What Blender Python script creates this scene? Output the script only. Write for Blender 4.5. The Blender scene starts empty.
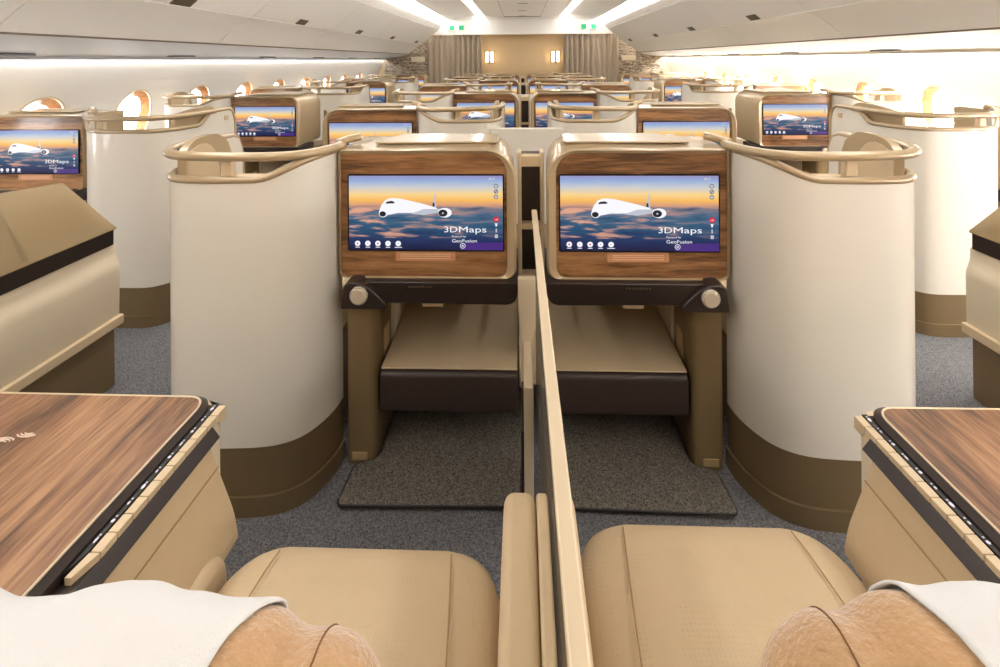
import bpy, bmesh, math, random
from mathutils import Vector, Matrix, noise
random.seed(7)
COL = bpy.context.scene.collection
PI = math.pi

# ------------------------------------------------------------------ materials
def srgb(r, g, b):
    f = lambda c: (c/255/12.92) if c/255 <= .04045 else ((c/255+.055)/1.055)**2.4
    return (f(r), f(g), f(b), 1)

MATS = {}
def mat(name, col, rough=.5, metal=0, coat=0, bump=0, bscale=200, vary=0, vscale=30, emit=None, estr=0, spec=.5, sheen=0):
    m = bpy.data.materials.new(name); m.use_nodes = True
    nt = m.node_tree; b = nt.nodes['Principled BSDF']
    b.inputs['Base Color'].default_value = col
    b.inputs['Roughness'].default_value = rough
    b.inputs['Metallic'].default_value = metal
    b.inputs['Coat Weight'].default_value = coat
    b.inputs['Coat Roughness'].default_value = .08
    b.inputs['Specular IOR Level'].default_value = spec
    b.inputs['Sheen Weight'].default_value = sheen
    tc = nt.nodes.new('ShaderNodeTexCoord')
    n = nt.nodes.new('ShaderNodeTexNoise'); n.inputs['Scale'].default_value = vscale; n.inputs['Detail'].default_value = 4
    nt.links.new(tc.outputs['Object'], n.inputs['Vector'])
    mx = nt.nodes.new('ShaderNodeMix'); mx.data_type = 'RGBA'
    k = 1 - vary
    mx.inputs['A'].default_value = (col[0]*k, col[1]*k, col[2]*k, 1)
    k = 1 + vary
    mx.inputs['B'].default_value = (min(1, col[0]*k), min(1, col[1]*k), min(1, col[2]*k), 1)
    nt.links.new(n.outputs['Fac'], mx.inputs['Factor'])
    nt.links.new(mx.outputs['Result'], b.inputs['Base Color'])
    if bump:
        n2 = nt.nodes.new('ShaderNodeTexNoise'); n2.inputs['Scale'].default_value = bscale; n2.inputs['Detail'].default_value = 3
        nt.links.new(tc.outputs['Object'], n2.inputs['Vector'])
        bp = nt.nodes.new('ShaderNodeBump'); bp.inputs['Strength'].default_value = bump; bp.inputs['Distance'].default_value = .002
        nt.links.new(n2.outputs['Fac'], bp.inputs['Height']); nt.links.new(bp.outputs['Normal'], b.inputs['Normal'])
    if emit:
        b.inputs['Emission Color'].default_value = emit; b.inputs['Emission Strength'].default_value = estr
    MATS[name] = m
    return m

mat('white_wall', srgb(236, 232, 224), .55, vary=.02, vscale=3)
mat('ceiling_white', srgb(246, 243, 238), .5, vary=.01)
mat('bin_white', srgb(245, 242, 236), .42, vary=.015, vscale=2)
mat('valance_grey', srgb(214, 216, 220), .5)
mat('cream_gloss', srgb(226, 220, 208), .38, coat=.45, vary=.01)
mat('cream_matte', srgb(224, 210, 184), .5, vary=.02)
mat('beige_plastic', srgb(210, 188, 154), .42, vary=.03)
mat('beige_fabric', srgb(206, 184, 148), .7, vary=.03)
mat('trim_beige', srgb(214, 196, 166), .35, metal=.2, vary=.02)
mat('champagne', srgb(180, 158, 124), .3, metal=.22, coat=.5, vary=.02)
mat('taupe', srgb(146, 124, 88), .36, metal=.25, vary=.03, vscale=12)
mat('base_taupe', srgb(126, 106, 76), .42, metal=.25, vary=.04)
mat('leather', srgb(203, 180, 145), .55, bump=.25, bscale=420, vary=.04, vscale=60, spec=.35)
mat('leather_dark', srgb(60, 46, 40), .45, bump=.25, bscale=350, vary=.08)
mat('dark_brown', srgb(42, 31, 27), .35, coat=.2, vary=.05)
mat('near_black', srgb(20, 16, 14), .4)
mat('seam_dark', srgb(162, 134, 96), .8)
mat('suede_seam', srgb(118, 80, 48), .9)
mat('lettering_brown', srgb(100, 82, 66), .6)
mat('suede', srgb(180, 142, 100), .95, bump=.9, bscale=260, vary=.22, vscale=14, sheen=.6)
mat('linen', srgb(218, 217, 215), .9, bump=.3, bscale=900, vary=.01)
mat('black_screen', srgb(8, 8, 12), .2)
mat('silver', srgb(214, 204, 188), .18, metal=.5, coat=.4)
mat('button', srgb(206, 192, 170), .35, metal=.3)
mat('placard', srgb(196, 142, 102), .5)
mat('placard_line', srgb(226, 184, 150), .5)
mat('plate_beige', srgb(196, 170, 126), .45)
mat('handle_brown', srgb(96, 84, 66), .4, metal=.3)
mat('vent_grey', srgb(110, 112, 122), .5)
mat('gap_dark', srgb(120, 108, 94), .8)
mat('curtain', srgb(172, 156, 134), .85, vary=.06, vscale=40, sheen=.3)
mat('bulkhead', srgb(206, 178, 138), .6, vary=.02)
mat('exit_green', srgb(20, 150, 100), .4, emit=srgb(20, 160, 105), estr=.55)
mat('exit_white', srgb(240, 250, 245), .4, emit=(1, 1, 1, 1), estr=.8)
mat('sconce_glow', (1, .9, .7, 1), .4, emit=(1, .8, .5, 1), estr=9)
mat('cove_glow', (1, 1, 1, 1), .4, emit=(1, .975, .945, 1), estr=6.6)
mat('wash_glow', (1, 1, 1, 1), .4, emit=(.92, .95, 1, 1), estr=17)
mat('fill_glow_warm', (1, 1, 1, 1), .4, emit=(1, .96, .90, 1), estr=72)
mat('mark_white', srgb(225, 205, 185), .5)
mat('icon_white', srgb(235, 230, 245), .4)

def emis(name, col, s=1.0):
    m = bpy.data.materials.new(name); m.use_nodes = True; nt = m.node_tree
    b = nt.nodes['Principled BSDF']; b.inputs['Base Color'].default_value = (0, 0, 0, 1)
    b.inputs['Roughness'].default_value = .3
    b.inputs['Emission Color'].default_value = col; b.inputs['Emission Strength'].default_value = s
    MATS[name] = m
SE = .82
emis('px_white', srgb(250, 250, 255), SE); emis('px_grey', srgb(190, 196, 208), SE); emis('px_shade', srgb(120, 130, 155), SE)
emis('px_dark', srgb(25, 28, 40), SE); emis('px_red', srgb(225, 30, 50), SE); emis('px_purple', srgb(70, 42, 125), SE)
emis('px_pink', srgb(225, 90, 140), SE); emis('px_blue', srgb(60, 90, 125), SE); emis('px_bar', srgb(20, 18, 48), SE)

def wood(name, axis, c1, c2, c3, sc=1.0, rough=.32):
    m = bpy.data.materials.new(name); m.use_nodes = True; nt = m.node_tree
    N = nt.nodes; L = nt.links; b = N['Principled BSDF']
    tc = N.new('ShaderNodeTexCoord'); mp = N.new('ShaderNodeMapping')
    s = [30*sc]*3; s[axis] = 2.6*sc
    mp.inputs['Scale'].default_value = s
    L.new(tc.outputs['Object'], mp.inputs['Vector'])
    oi = N.new('ShaderNodeObjectInfo'); va = N.new('ShaderNodeVectorMath'); va.operation = 'ADD'
    L.new(mp.outputs['Vector'], va.inputs[0])
    ml = N.new('ShaderNodeMath'); ml.operation = 'MULTIPLY'; ml.inputs[1].default_value = 37
    L.new(oi.outputs['Random'], ml.inputs[0]); L.new(ml.outputs[0], va.inputs[1])
    n1 = N.new('ShaderNodeTexNoise'); n1.inputs['Scale'].default_value = .55; n1.inputs['Detail'].default_value = 6
    n1.inputs['Roughness'].default_value = .62; n1.inputs['Distortion'].default_value = .7
    n2 = N.new('ShaderNodeTexNoise'); n2.inputs['Scale'].default_value = 5; n2.inputs['Detail'].default_value = 4
    L.new(va.outputs[0], n1.inputs['Vector']); L.new(va.outputs[0], n2.inputs['Vector'])
    a = N.new('ShaderNodeMath'); a.operation = 'MULTIPLY_ADD'; a.inputs[1].default_value = .3
    L.new(n2.outputs['Fac'], a.inputs[0])
    h = N.new('ShaderNodeMath'); h.operation = 'MULTIPLY'; h.inputs[1].default_value = .72
    L.new(n1.outputs['Fac'], h.inputs[0]); L.new(h.outputs[0], a.inputs[2])
    r = N.new('ShaderNodeValToRGB'); cr = r.color_ramp
    cr.elements[0].position = .40; cr.elements[0].color = c1
    cr.elements[1].position = .62; cr.elements[1].color = c3
    e = cr.elements.new(.5); e.color = c2
    L.new(a.outputs[0], r.inputs['Fac']); L.new(r.outputs['Color'], b.inputs['Base Color'])
    b.inputs['Roughness'].default_value = rough; b.inputs['Coat Weight'].default_value = .35; b.inputs['Coat Roughness'].default_value = .12
    MATS[name] = m
wood('walnut_x', 0, srgb(78, 50, 30), srgb(136, 94, 58), srgb(172, 126, 84))
wood('walnut_y', 1, srgb(78, 52, 34), srgb(132, 92, 62), srgb(172, 130, 94), 1.1, .36)
wood('window_wood', 2, srgb(120, 78, 48), srgb(160, 110, 70), srgb(186, 136, 92))

def carpet(name, ca, cb, scale):
    m = bpy.data.materials.new(name); m.use_nodes = True; nt = m.node_tree
    N = nt.nodes; L = nt.links; b = N['Principled BSDF']; b.inputs['Roughness'].default_value = .95
    b.inputs['Specular IOR Level'].default_value = .1
    tc = N.new('ShaderNodeTexCoord'); v = N.new('ShaderNodeTexVoronoi'); v.inputs['Scale'].default_value = scale
    n = N.new('ShaderNodeTexNoise'); n.inputs['Scale'].default_value = scale*.6; n.inputs['Detail'].default_value = 2
    L.new(tc.outputs['Object'], v.inputs['Vector']); L.new(tc.outputs['Object'], n.inputs['Vector'])
    sx = N.new('ShaderNodeSeparateColor'); L.new(v.outputs['Color'], sx.inputs['Color'])
    r = N.new('ShaderNodeValToRGB'); r.color_ramp.elements[0].color = ca; r.color_ramp.elements[1].color = cb
    r.color_ramp.elements[0].position = .15; r.color_ramp.elements[1].position = .95
    ad = N.new('ShaderNodeMath'); ad.operation = 'MULTIPLY_ADD'; ad.inputs[1].default_value = .6
    L.new(sx.outputs[0], ad.inputs[0]); h = N.new('ShaderNodeMath'); h.operation = 'MULTIPLY'; h.inputs[1].default_value = .45
    L.new(n.outputs['Fac'], h.inputs[0]); L.new(h.outputs[0], ad.inputs[2])
    L.new(ad.outputs[0], r.inputs['Fac']); L.new(r.outputs['Color'], b.inputs['Base Color'])
    bp = N.new('ShaderNodeBump'); bp.inputs['Strength'].default_value = .8; bp.inputs['Distance'].default_value = .004
    L.new(sx.outputs[1], bp.inputs['Height']); L.new(bp.outputs['Normal'], b.inputs['Normal'])
    MATS[name] = m
carpet('aisle_carpet', srgb(74, 74, 78), srgb(146, 145, 146), 330)
carpet('mat_carpet', srgb(68, 63, 57), srgb(150, 142, 130), 330)

def stone():
    m = bpy.data.materials.new('stone'); m.use_nodes = True; nt = m.node_tree
    N = nt.nodes; L = nt.links; b = N['Principled BSDF']; b.inputs['Roughness'].default_value = .6
    tc = N.new('ShaderNodeTexCoord'); mp = N.new('ShaderNodeMapping'); mp.inputs['Scale'].default_value = (5, 5, 16)
    n = N.new('ShaderNodeTexNoise'); n.inputs['Scale'].default_value = 2.4; n.inputs['Detail'].default_value = 8; n.inputs['Distortion'].default_value = 1.5
    L.new(tc.outputs['Object'], mp.inputs['Vector']); L.new(mp.outputs['Vector'], n.inputs['Vector'])
    r = N.new('ShaderNodeValToRGB'); r.color_ramp.elements[0].color = srgb(92, 76, 60); r.color_ramp.elements[1].color = srgb(196, 180, 158)
    r.color_ramp.elements[0].position = .38; r.color_ramp.elements[1].position = .62
    L.new(n.outputs['Fac'], r.inputs['Fac']); L.new(r.outputs['Color'], b.inputs['Base Color']); MATS['stone'] = m
stone()

def glass(name, tint, gloss=.08, frost=0):
    m = bpy.data.materials.new(name); m.use_nodes = True; nt = m.node_tree
    N = nt.nodes; L = nt.links; N.remove(N['Principled BSDF']); out = N['Material Output']
    t = N.new('ShaderNodeBsdfTransparent'); t.inputs['Color'].default_value = tint
    g = N.new('ShaderNodeBsdfGlossy'); g.inputs['Roughness'].default_value = .05
    d = N.new('ShaderNodeBsdfDiffuse'); d.inputs['Color'].default_value = srgb(190, 180, 165)
    mx = N.new('ShaderNodeMixShader'); mx.inputs[0].default_value = gloss
    L.new(t.outputs[0], mx.inputs[1]); L.new(g.outputs[0], mx.inputs[2])
    m2 = N.new('ShaderNodeMixShader'); m2.inputs[0].default_value = frost
    L.new(mx.outputs[0], m2.inputs[1]); L.new(d.outputs[0], m2.inputs[2]); L.new(m2.outputs[0], out.inputs['Surface'])
    MATS[name] = m
glass('divider_glass', (.62, .6, .56, 1), .05, .12)
glass('window_glass', (.97, .98, 1, 1), .04, 0)

def screen_picture():
    m = bpy.data.materials.new('map_picture'); m.use_nodes = True; nt = m.node_tree
    N = nt.nodes; L = nt.links; b = N['Principled BSDF']
    b.inputs['Base Color'].default_value = (.01, .01, .012, 1); b.inputs['Roughness'].default_value = .35; b.inputs['Specular IOR Level'].default_value = .15
    uv = N.new('ShaderNodeTexCoord'); sp = N.new('ShaderNodeSeparateXYZ'); L.new(uv.outputs['UV'], sp.inputs[0])
    r = N.new('ShaderNodeValToRGB'); cr = r.color_ramp
    stops = [(0, (22, 24, 62)), (.12, (30, 46, 92)), (.28, (42, 84, 118)), (.45, (66, 104, 134)), (.55, (120, 116, 130)), (.60, (214, 156, 124)),
             (.67, (252, 190, 96)), (.75, (250, 214, 144)), (.84, (206, 206, 206)), (.93, (150, 176, 218)), (1, (150, 146, 196))]
    cr.elements[0].position = 0; cr.elements[0].color = srgb(*stops[0][1]); cr.elements[1].position = 1; cr.elements[1].color = srgb(*stops[-1][1])
    for p, c in stops[1:-1]:
        e = cr.elements.new(p); e.color = srgb(*c)
    def M(op, a, bb, c=None):
        n = N.new('ShaderNodeMath'); n.operation = op
        for i, v in enumerate((a, bb, c)):
            if v is None: continue
            if isinstance(v, (int, float)): n.inputs[i].default_value = v
            else: L.new(v, n.inputs[i])
        return n.outputs[0]
    mp = N.new('ShaderNodeMapping'); mp.inputs['Scale'].default_value = (5, 15, 1); L.new(uv.outputs['UV'], mp.inputs['Vector'])
    n = N.new('ShaderNodeTexNoise'); n.inputs['Scale'].default_value = 1; n.inputs['Detail'].default_value = 5; n.inputs['Distortion'].default_value = .4
    L.new(mp.outputs[0], n.inputs['Vector'])
    nf = M('SUBTRACT', n.outputs['Fac'], .5)
    low = M('MULTIPLY', M('LESS_THAN', sp.outputs['Y'], .6), .09)
    v = M('MULTIPLY_ADD', nf, M('ADD', low, .05), sp.outputs['Y'])
    L.new(v, r.inputs['Fac'])
    # sunlit cloud tops, strongest at the left
    mask = M('SMOOTHSTEP' if False else 'MULTIPLY', M('GREATER_THAN', sp.outputs['Y'], .16), M('LESS_THAN', sp.outputs['Y'], .57))
    cl = N.new('ShaderNodeMapRange'); cl.inputs[1].default_value = .5; cl.inputs[2].default_value = .62
    L.new(n.outputs['Fac'], cl.inputs[0])
    sx = N.new('ShaderNodeMapRange'); sx.inputs[1].default_value = .95; sx.inputs[2].default_value = .1; sx.inputs[3].default_value = .1; sx.inputs[4].default_value = 1
    L.new(sp.outputs['X'], sx.inputs[0])
    f = M('MULTIPLY', M('MULTIPLY', cl.outputs[0], mask), sx.outputs[0])
    mx = N.new('ShaderNodeMix'); mx.data_type = 'RGBA'; L.new(f, mx.inputs['Factor']); L.new(r.outputs['Color'], mx.inputs['A'])
    mx.inputs['B'].default_value = srgb(226, 166, 138)
    # dark troughs
    dk = N.new('ShaderNodeMapRange'); dk.inputs[1].default_value = .46; dk.inputs[2].default_value = .3; dk.inputs[4].default_value = .6
    L.new(n.outputs['Fac'], dk.inputs[0])
    f2 = M('MULTIPLY', dk.outputs[0], mask)
    m2 = N.new('ShaderNodeMix'); m2.data_type = 'RGBA'; L.new(f2, m2.inputs['Factor']); L.new(mx.outputs['Result'], m2.inputs['A'])
    m2.inputs['B'].default_value = srgb(28, 44, 84)
    L.new(m2.outputs['Result'], b.inputs['Emission Color']); b.inputs['Emission Strength'].default_value = SE
    MATS['map_picture'] = m
screen_picture()

# ------------------------------------------------------------------ mesh helpers
def mesh_obj(name, bm, m, parent=None, bevel=0, seg=3, smooth=True, angle=35, solid=0, sub=0, recalc=True):
    if recalc: bmesh.ops.recalc_face_normals(bm, faces=bm.faces[:])
    me = bpy.data.meshes.new(name); bm.to_mesh(me); bm.free()
    ms = m if isinstance(m, (list, tuple)) else [m]
    for x in ms: me.materials.append(MATS[x])
    if smooth:
        me.polygons.foreach_set('use_smooth', [True]*len(me.polygons))
        me.set_sharp_from_angle(angle=math.radians(angle))
    o = bpy.data.objects.new(name, me); COL.objects.link(o)
    if parent: o.parent = parent
    if solid:
        md = o.modifiers.new('sol', 'SOLIDIFY'); md.thickness = solid; md.offset = -1
    if bevel:
        md = o.modifiers.new('bev', 'BEVEL'); md.width = bevel; md.segments = seg; md.limit_method = 'ANGLE'; md.angle_limit = math.radians(40)
        md.harden_normals = True
    if sub:
        md = o.modifiers.new('sub', 'SUBSURF'); md.levels = sub; md.render_levels = sub
    return o

def add_box(bm, x0, x1, y0, y1, z0, z1, mi=0):
    vs = [bm.verts.new((x, y, z)) for x in (min(x0, x1), max(x0, x1)) for y in (min(y0, y1), max(y0, y1)) for z in (min(z0, z1), max(z0, z1))]
    for f in ((0, 1, 3, 2), (4, 6, 7, 5), (0, 4, 5, 1), (2, 3, 7, 6), (0, 2, 6, 4), (1, 5, 7, 3)):
        bm.faces.new([vs[i] for i in f]).material_index = mi
def box(*a):
    bm = bmesh.new(); add_box(bm, *a); return bm

def add_loft(bm, rows, cu=False, cv=False, caps=False, mi=0):
    """rows: list of lists of points; cu closes each row, cv closes the list of rows"""
    V = [[bm.verts.new(p) for p in r] for r in rows]
    nr, nc = len(V), len(V[0])
    for i in range(nr if cv else nr-1):
        for j in range(nc if cu else nc-1):
            a, b, c, d = V[i][j], V[i][(j+1) % nc], V[(i+1) % nr][(j+1) % nc], V[(i+1) % nr][j]
            try: bm.faces.new((a, b, c, d)).material_index = mi
            except ValueError: pass
    if caps:
        for r in (V[0], V[-1]):
            try: bm.faces.new(r).material_index = mi
            except ValueError: pass
    return V
def loft(rows, **k):
    bm = bmesh.new(); add_loft(bm, rows, **k); return bm

def add_tube(bm, path, r, n=12, closed=False, ry=None, mi=0):
    P = [Vector(p) for p in path]; ry = ry or r; rows = []
    up = Vector((0, 0, 1))
    for i, p in enumerate(P):
        a = P[i-1] if (i or closed) else P[0]
        b = P[(i+1) % len(P)] if (i < len(P)-1 or closed) else P[-1]
        t = (b-a).normalized()
        u = up if abs(t.dot(up)) < .97 else Vector((0, 1, 0))
        s = t.cross(u).normalized(); w = s.cross(t).normalized()
        rows.append([p + s*r*math.cos(2*PI*k/n) + w*ry*math.sin(2*PI*k/n) for k in range(n)])
    add_loft(bm, rows, cu=True, cv=closed, caps=not closed, mi=mi)
def tube(path, r, **k):
    bm = bmesh.new(); add_tube(bm, path, r, **k); return bm

def spline(pts, n=6):
    P = [Vector(p) for p in pts]; out = []
    for i in range(len(P)-1):
        p0 = P[max(i-1, 0)]; p1 = P[i]; p2 = P[i+1]; p3 = P[min(i+2, len(P)-1)]
        for k in range(n):
            t = k/n
            out.append(.5*((2*p1)+(p2-p0)*t+(2*p0-5*p1+4*p2-p3)*t*t+(3*p1-p0-3*p2+p3)*t**3))
    out.append(P[-1]); return out

def corner_poly(pts, n=6):
    """pts: (x, z, radius) polygon with rounded corners"""
    out = []; N = len(pts)
    for i, (x, z, r) in enumerate(pts):
        p = Vector((x, z)); a = Vector(pts[i-1][:2]); b = Vector(pts[(i+1) % N][:2])
        if r <= 0: out.append(p); continue
        da = (a-p).normalized(); db = (b-p).normalized()
        for k in range(n+1):
            t = k/n; s = p+da*r; e = p+db*r; c = p + (da+db)*r*.0
            out.append((1-t)**2*s + 2*t*(1-t)*(p+(da+db)*0) + t*t*e if False else ((1-t)**2*s+2*t*(1-t)*(p+(da+db)*r*.10)+t*t*e))
    return out

def prism(poly, y0, y1, plane='xz', mi=0, bm=None):
    bm = bm or bmesh.new()
    f = {'xz': lambda p, y: (p[0], y, p[1]), 'xy': lambda p, y: (p[0], p[1], y), 'yz': lambda p, y: (y, p[0], p[1])}[plane]
    A = [bm.verts.new(f(p, y0)) for p in poly]; B = [bm.verts.new(f(p, y1)) for p in poly]; n = len(poly)
    for i in range(n): bm.faces.new((A[i], A[(i+1) % n], B[(i+1) % n], B[i])).material_index = mi
    bm.faces.new(A[::-1]).material_index = mi; bm.faces.new(B).material_index = mi
    return bm

def ring(outer, inner, y0, y1, plane='xz'):
    f = {'xz': lambda p, y: (p[0], y, p[1]), 'yz': lambda p, y: (y, p[0], p[1])}[plane]
    bm = bmesh.new()
    add_loft(bm, [[f(p, y1) for p in outer], [f(p, y0) for p in outer], [f(p, y0) for p in inner], [f(p, y1) for p in inner]], cu=True, cv=True)
    return bm

def rrect(x0, x1, z0, z1, r, n=6):
    return corner_poly([(x0, z0, r), (x1, z0, r), (x1, z1, r), (x0, z1, r)], n)

def ellipse(cx, cz, rx, rz, n=24):
    return [(cx+rx*math.cos(2*PI*k/n), cz+rz*math.sin(2*PI*k/n)) for k in range(n)]

def disc_y(bm, cx, cz, r, y0, y1, n=24, mi=0): prism(ellipse(cx, cz, r, r, n), y0, y1, mi=mi, bm=bm)

def empty(name, loc, label, cat, group=None):
    o = bpy.data.objects.new(name, None); COL.objects.link(o); o.location = loc; o.empty_display_size = .1
    tag(o, label, cat, group); return o
def tag(o, label=None, cat=None, group=None, kind=None):
    if label: o['label'] = label
    if cat: o['category'] = cat
    if group: o['group'] = group
    if kind: o['kind'] = kind
    return o
def copy_tree(o, parent=None, skip=()):
    c = o.copy(); COL.objects.link(c)
    if parent: c.parent = parent
    for ch in list(KIDS.get(o.name, ())) or [x for x in o.children]:
        if ch.name.split('.')[0] in skip: continue
        copy_tree(ch, c, skip)
    return c
KIDS = {}
def struct(name, bm, m, **k):
    return tag(mesh_obj(name, bm, m, **k), kind='structure')

def text_mesh(body, size, bold=0):
    cu = bpy.data.curves.new('t', 'FONT'); cu.body = body; cu.size = size; cu.offset = bold; cu.resolution_u = 3
    o = bpy.data.objects.new('t', cu); COL.objects.link(o); bpy.context.view_layer.update()
    me = bpy.data.meshes.new_from_object(o.evaluated_get(bpy.context.evaluated_depsgraph_get()))
    bpy.data.objects.remove(o); bpy.data.curves.remove(cu)
    vs = [v.co.copy() for v in me.vertices]; fs = [list(p.vertices) for p in me.polygons]
    bpy.data.meshes.remove(me); return vs, fs
def add_text(bm, body, x, z, h, width=None, y=0, bold=0, mi=0):
    """flat lettering in the XZ plane reading from -Y; h = cap height; width = total width"""
    vs, fs = text_mesh(body, 1, bold)
    x0 = min(v.x for v in vs); x1 = max(v.x for v in vs); z0 = min(v.y for v in vs); z1 = max(v.y for v in vs)
    kz = h/.73; kx = width/(x1-x0) if width else kz
    V = [bm.verts.new((x+(v.x-x0)*kx, y, z+v.y*kz)) for v in vs]
    for f in fs:
        try: bm.faces.new([V[i] for i in f]).material_index = mi
        except ValueError: pass

# ------------------------------------------------------------------ screen
SW, SH, SZ = .475, .2275, .783          # screen size and centre height
def screen_parts(parent, xc, y, far=False):
    scr = mesh_obj('screen', prism(rrect(xc-SW/2-.004, xc+SW/2+.004, SZ-SH/2-.004, SZ+SH/2+.004, .004, 2), y-.003, y+.01), 'black_screen', parent)
    yp = y-.0034
    bm = bmesh.new(); uvl = bm.loops.layers.uv.new('UVMap')
    x0, x1, z0, z1 = xc-SW/2, xc+SW/2, SZ-SH/2, SZ+SH/2
    f = bm.faces.new([bm.verts.new((x0, yp, z0)), bm.verts.new((x1, yp, z0)), bm.verts.new((x1, yp, z1)), bm.verts.new((x0, yp, z1))])
    for l, u in zip(f.loops, ((0, 0), (1, 0), (1, 1), (0, 1))): l[uvl].uv = u
    mesh_obj('map_picture', bm, 'map_picture', scr, recalc=False)
    X = lambda a: x0 + (a-62)/835*SW
    Z = lambda b: z1 - (b-55)/413*SH
    def poly(bm, pts, mi, dy): 
        bm.faces.new([bm.verts.new((X(a), yp-dy, Z(b))) for a, b in pts]).material_index = mi
    def ell(bm, a, b, ra, rb, mi, dy, n=18):
        poly(bm, [(a+ra*math.cos(2*PI*k/n), b+rb*math.sin(2*PI*k/n)) for k in range(n)], mi, dy)
    bm = bmesh.new(); k = .0003
    poly(bm, [(516, 228), (521, 196), (531, 156), (537, 152), (536, 190), (539, 232)], 1, k)
    poly(bm, [(517, 226), (520, 204), (528, 205), (530, 228)], 3, 2*k)
    poly(bm, [(470, 262), (560, 250), (655, 228), (662, 231), (590, 252), (480, 274)], 2, k)
    poly(bm, [(226, 262), (230, 243), (240, 218), (262, 190), (284, 181), (310, 179), (348, 183), (400, 195), (470, 212), (530, 230), (549, 240), (520, 252), (455, 268), (400, 272), (330, 270), (262, 276)], 0, 2*k)
    poly(bm, [(262, 276), (330, 262), (400, 262), (470, 254), (549, 240), (520, 252), (455, 268), (400, 273), (330, 271)], 2, 3*k)
    poly(bm, [(400, 266), (470, 240), (570, 238), (540, 262), (470, 274)], 1, 4*k)
    poly(bm, [(262, 206), (274, 198), (298, 195), (313, 202), (308, 209), (284, 209), (268, 211)], 3, 4*k)
    ell(bm, 249, 265, 24, 22, 0, 4*k); ell(bm, 247, 268, 18, 15, 3, 5*k)
    ell(bm, 584, 260, 38, 27, 0, 5*k); ell(bm, 574, 262, 25, 20, 3, 6*k); ell(bm, 574, 262, 6, 5, 1, 7*k)
    mesh_obj('airliner_picture', bm, ['px_white', 'px_grey', 'px_shade', 'px_dark', 'px_red'], scr, smooth=False, recalc=False)
    bm = bmesh.new()
    w = lambda a: a/835*SW
    h = lambda a: a/413*SH
    add_text(bm, '3D', X(580), Z(369), h(34), w(72), yp-.0006)
    add_text(bm, 'Maps', X(660), Z(369), h(34), w(148), yp-.0006, 0)
    add_text(bm, 'Powered by', X(622), Z(396), h(10), w(76), yp-.0006, 0)
    add_text(bm, 'GeoFusion', X(622), Z(425), h(19), w(134), yp-.0006, 0)
    mesh_obj('caption', bm, 'px_white', scr, smooth=False, recalc=False)
    MI = ['px_white', 'px_grey', 'px_dark', 'px_red', 'px_purple']
    def fin(nm, bm): mesh_obj(nm, bm, MI, scr, smooth=False, recalc=False)
    bm = bmesh.new()
    poly(bm, [(700, 428), (897, 424), (897, 468), (664, 468), (680, 450)], 4, k)
    ell(bm, 680, 444, 15, 15, 0, 2*k); ell(bm, 680, 444, 12, 12, 4, 3*k); ell(bm, 680, 444, 7, 7, 1, 4*k)
    fin('banner', bm)
    for i, a in enumerate((108, 164, 219, 274, 330)):
        bm = bmesh.new()
        ell(bm, a, 433, 15, 15, 0, 2*k); ell(bm, a, 433, 5 if i in (0, 2) else 3, 5, 3 if i in (0, 2) else 1, 3*k)
        q = 12+(8 if i == 4 else 0)
        poly(bm, [(a-q, 452), (a+q, 452), (a+q, 456), (a-q, 456)], 0, 2*k); fin('app_icon', bm)
    for b in (112, 142, 172):
        bm = bmesh.new(); ell(bm, 861, b, 12, 12, 2, 2*k); ell(bm, 861, b, 9, 9, 1, 3*k)
        if b == 142: poly(bm, [(854, 148), (857, 150), (868, 136), (865, 134)], 2, 4*k)
        fin('side_icon', bm)
    bm = bmesh.new(); ell(bm, 861, 296, 16, 14, 3, 2*k); poly(bm, [(852, 299), (870, 293), (866, 300)], 0, 3*k); fin('side_icon', bm)
    for pts, c in (([(852, 319), (870, 319), (865, 328), (865, 336), (857, 336), (857, 328)], 0), ([(858, 347), (864, 347), (865, 369), (857, 369)], 1),
                   ([(853, 380), (869, 380), (869, 400), (853, 400)], 1), ([(822, 66), (838, 66), (838, 79), (822, 79)], 1), ([(846, 66), (856, 66), (850, 79), (844, 79)], 1)):
        bm = bmesh.new(); poly(bm, pts, c, 2*k); fin('side_icon', bm)
    return scr

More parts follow.
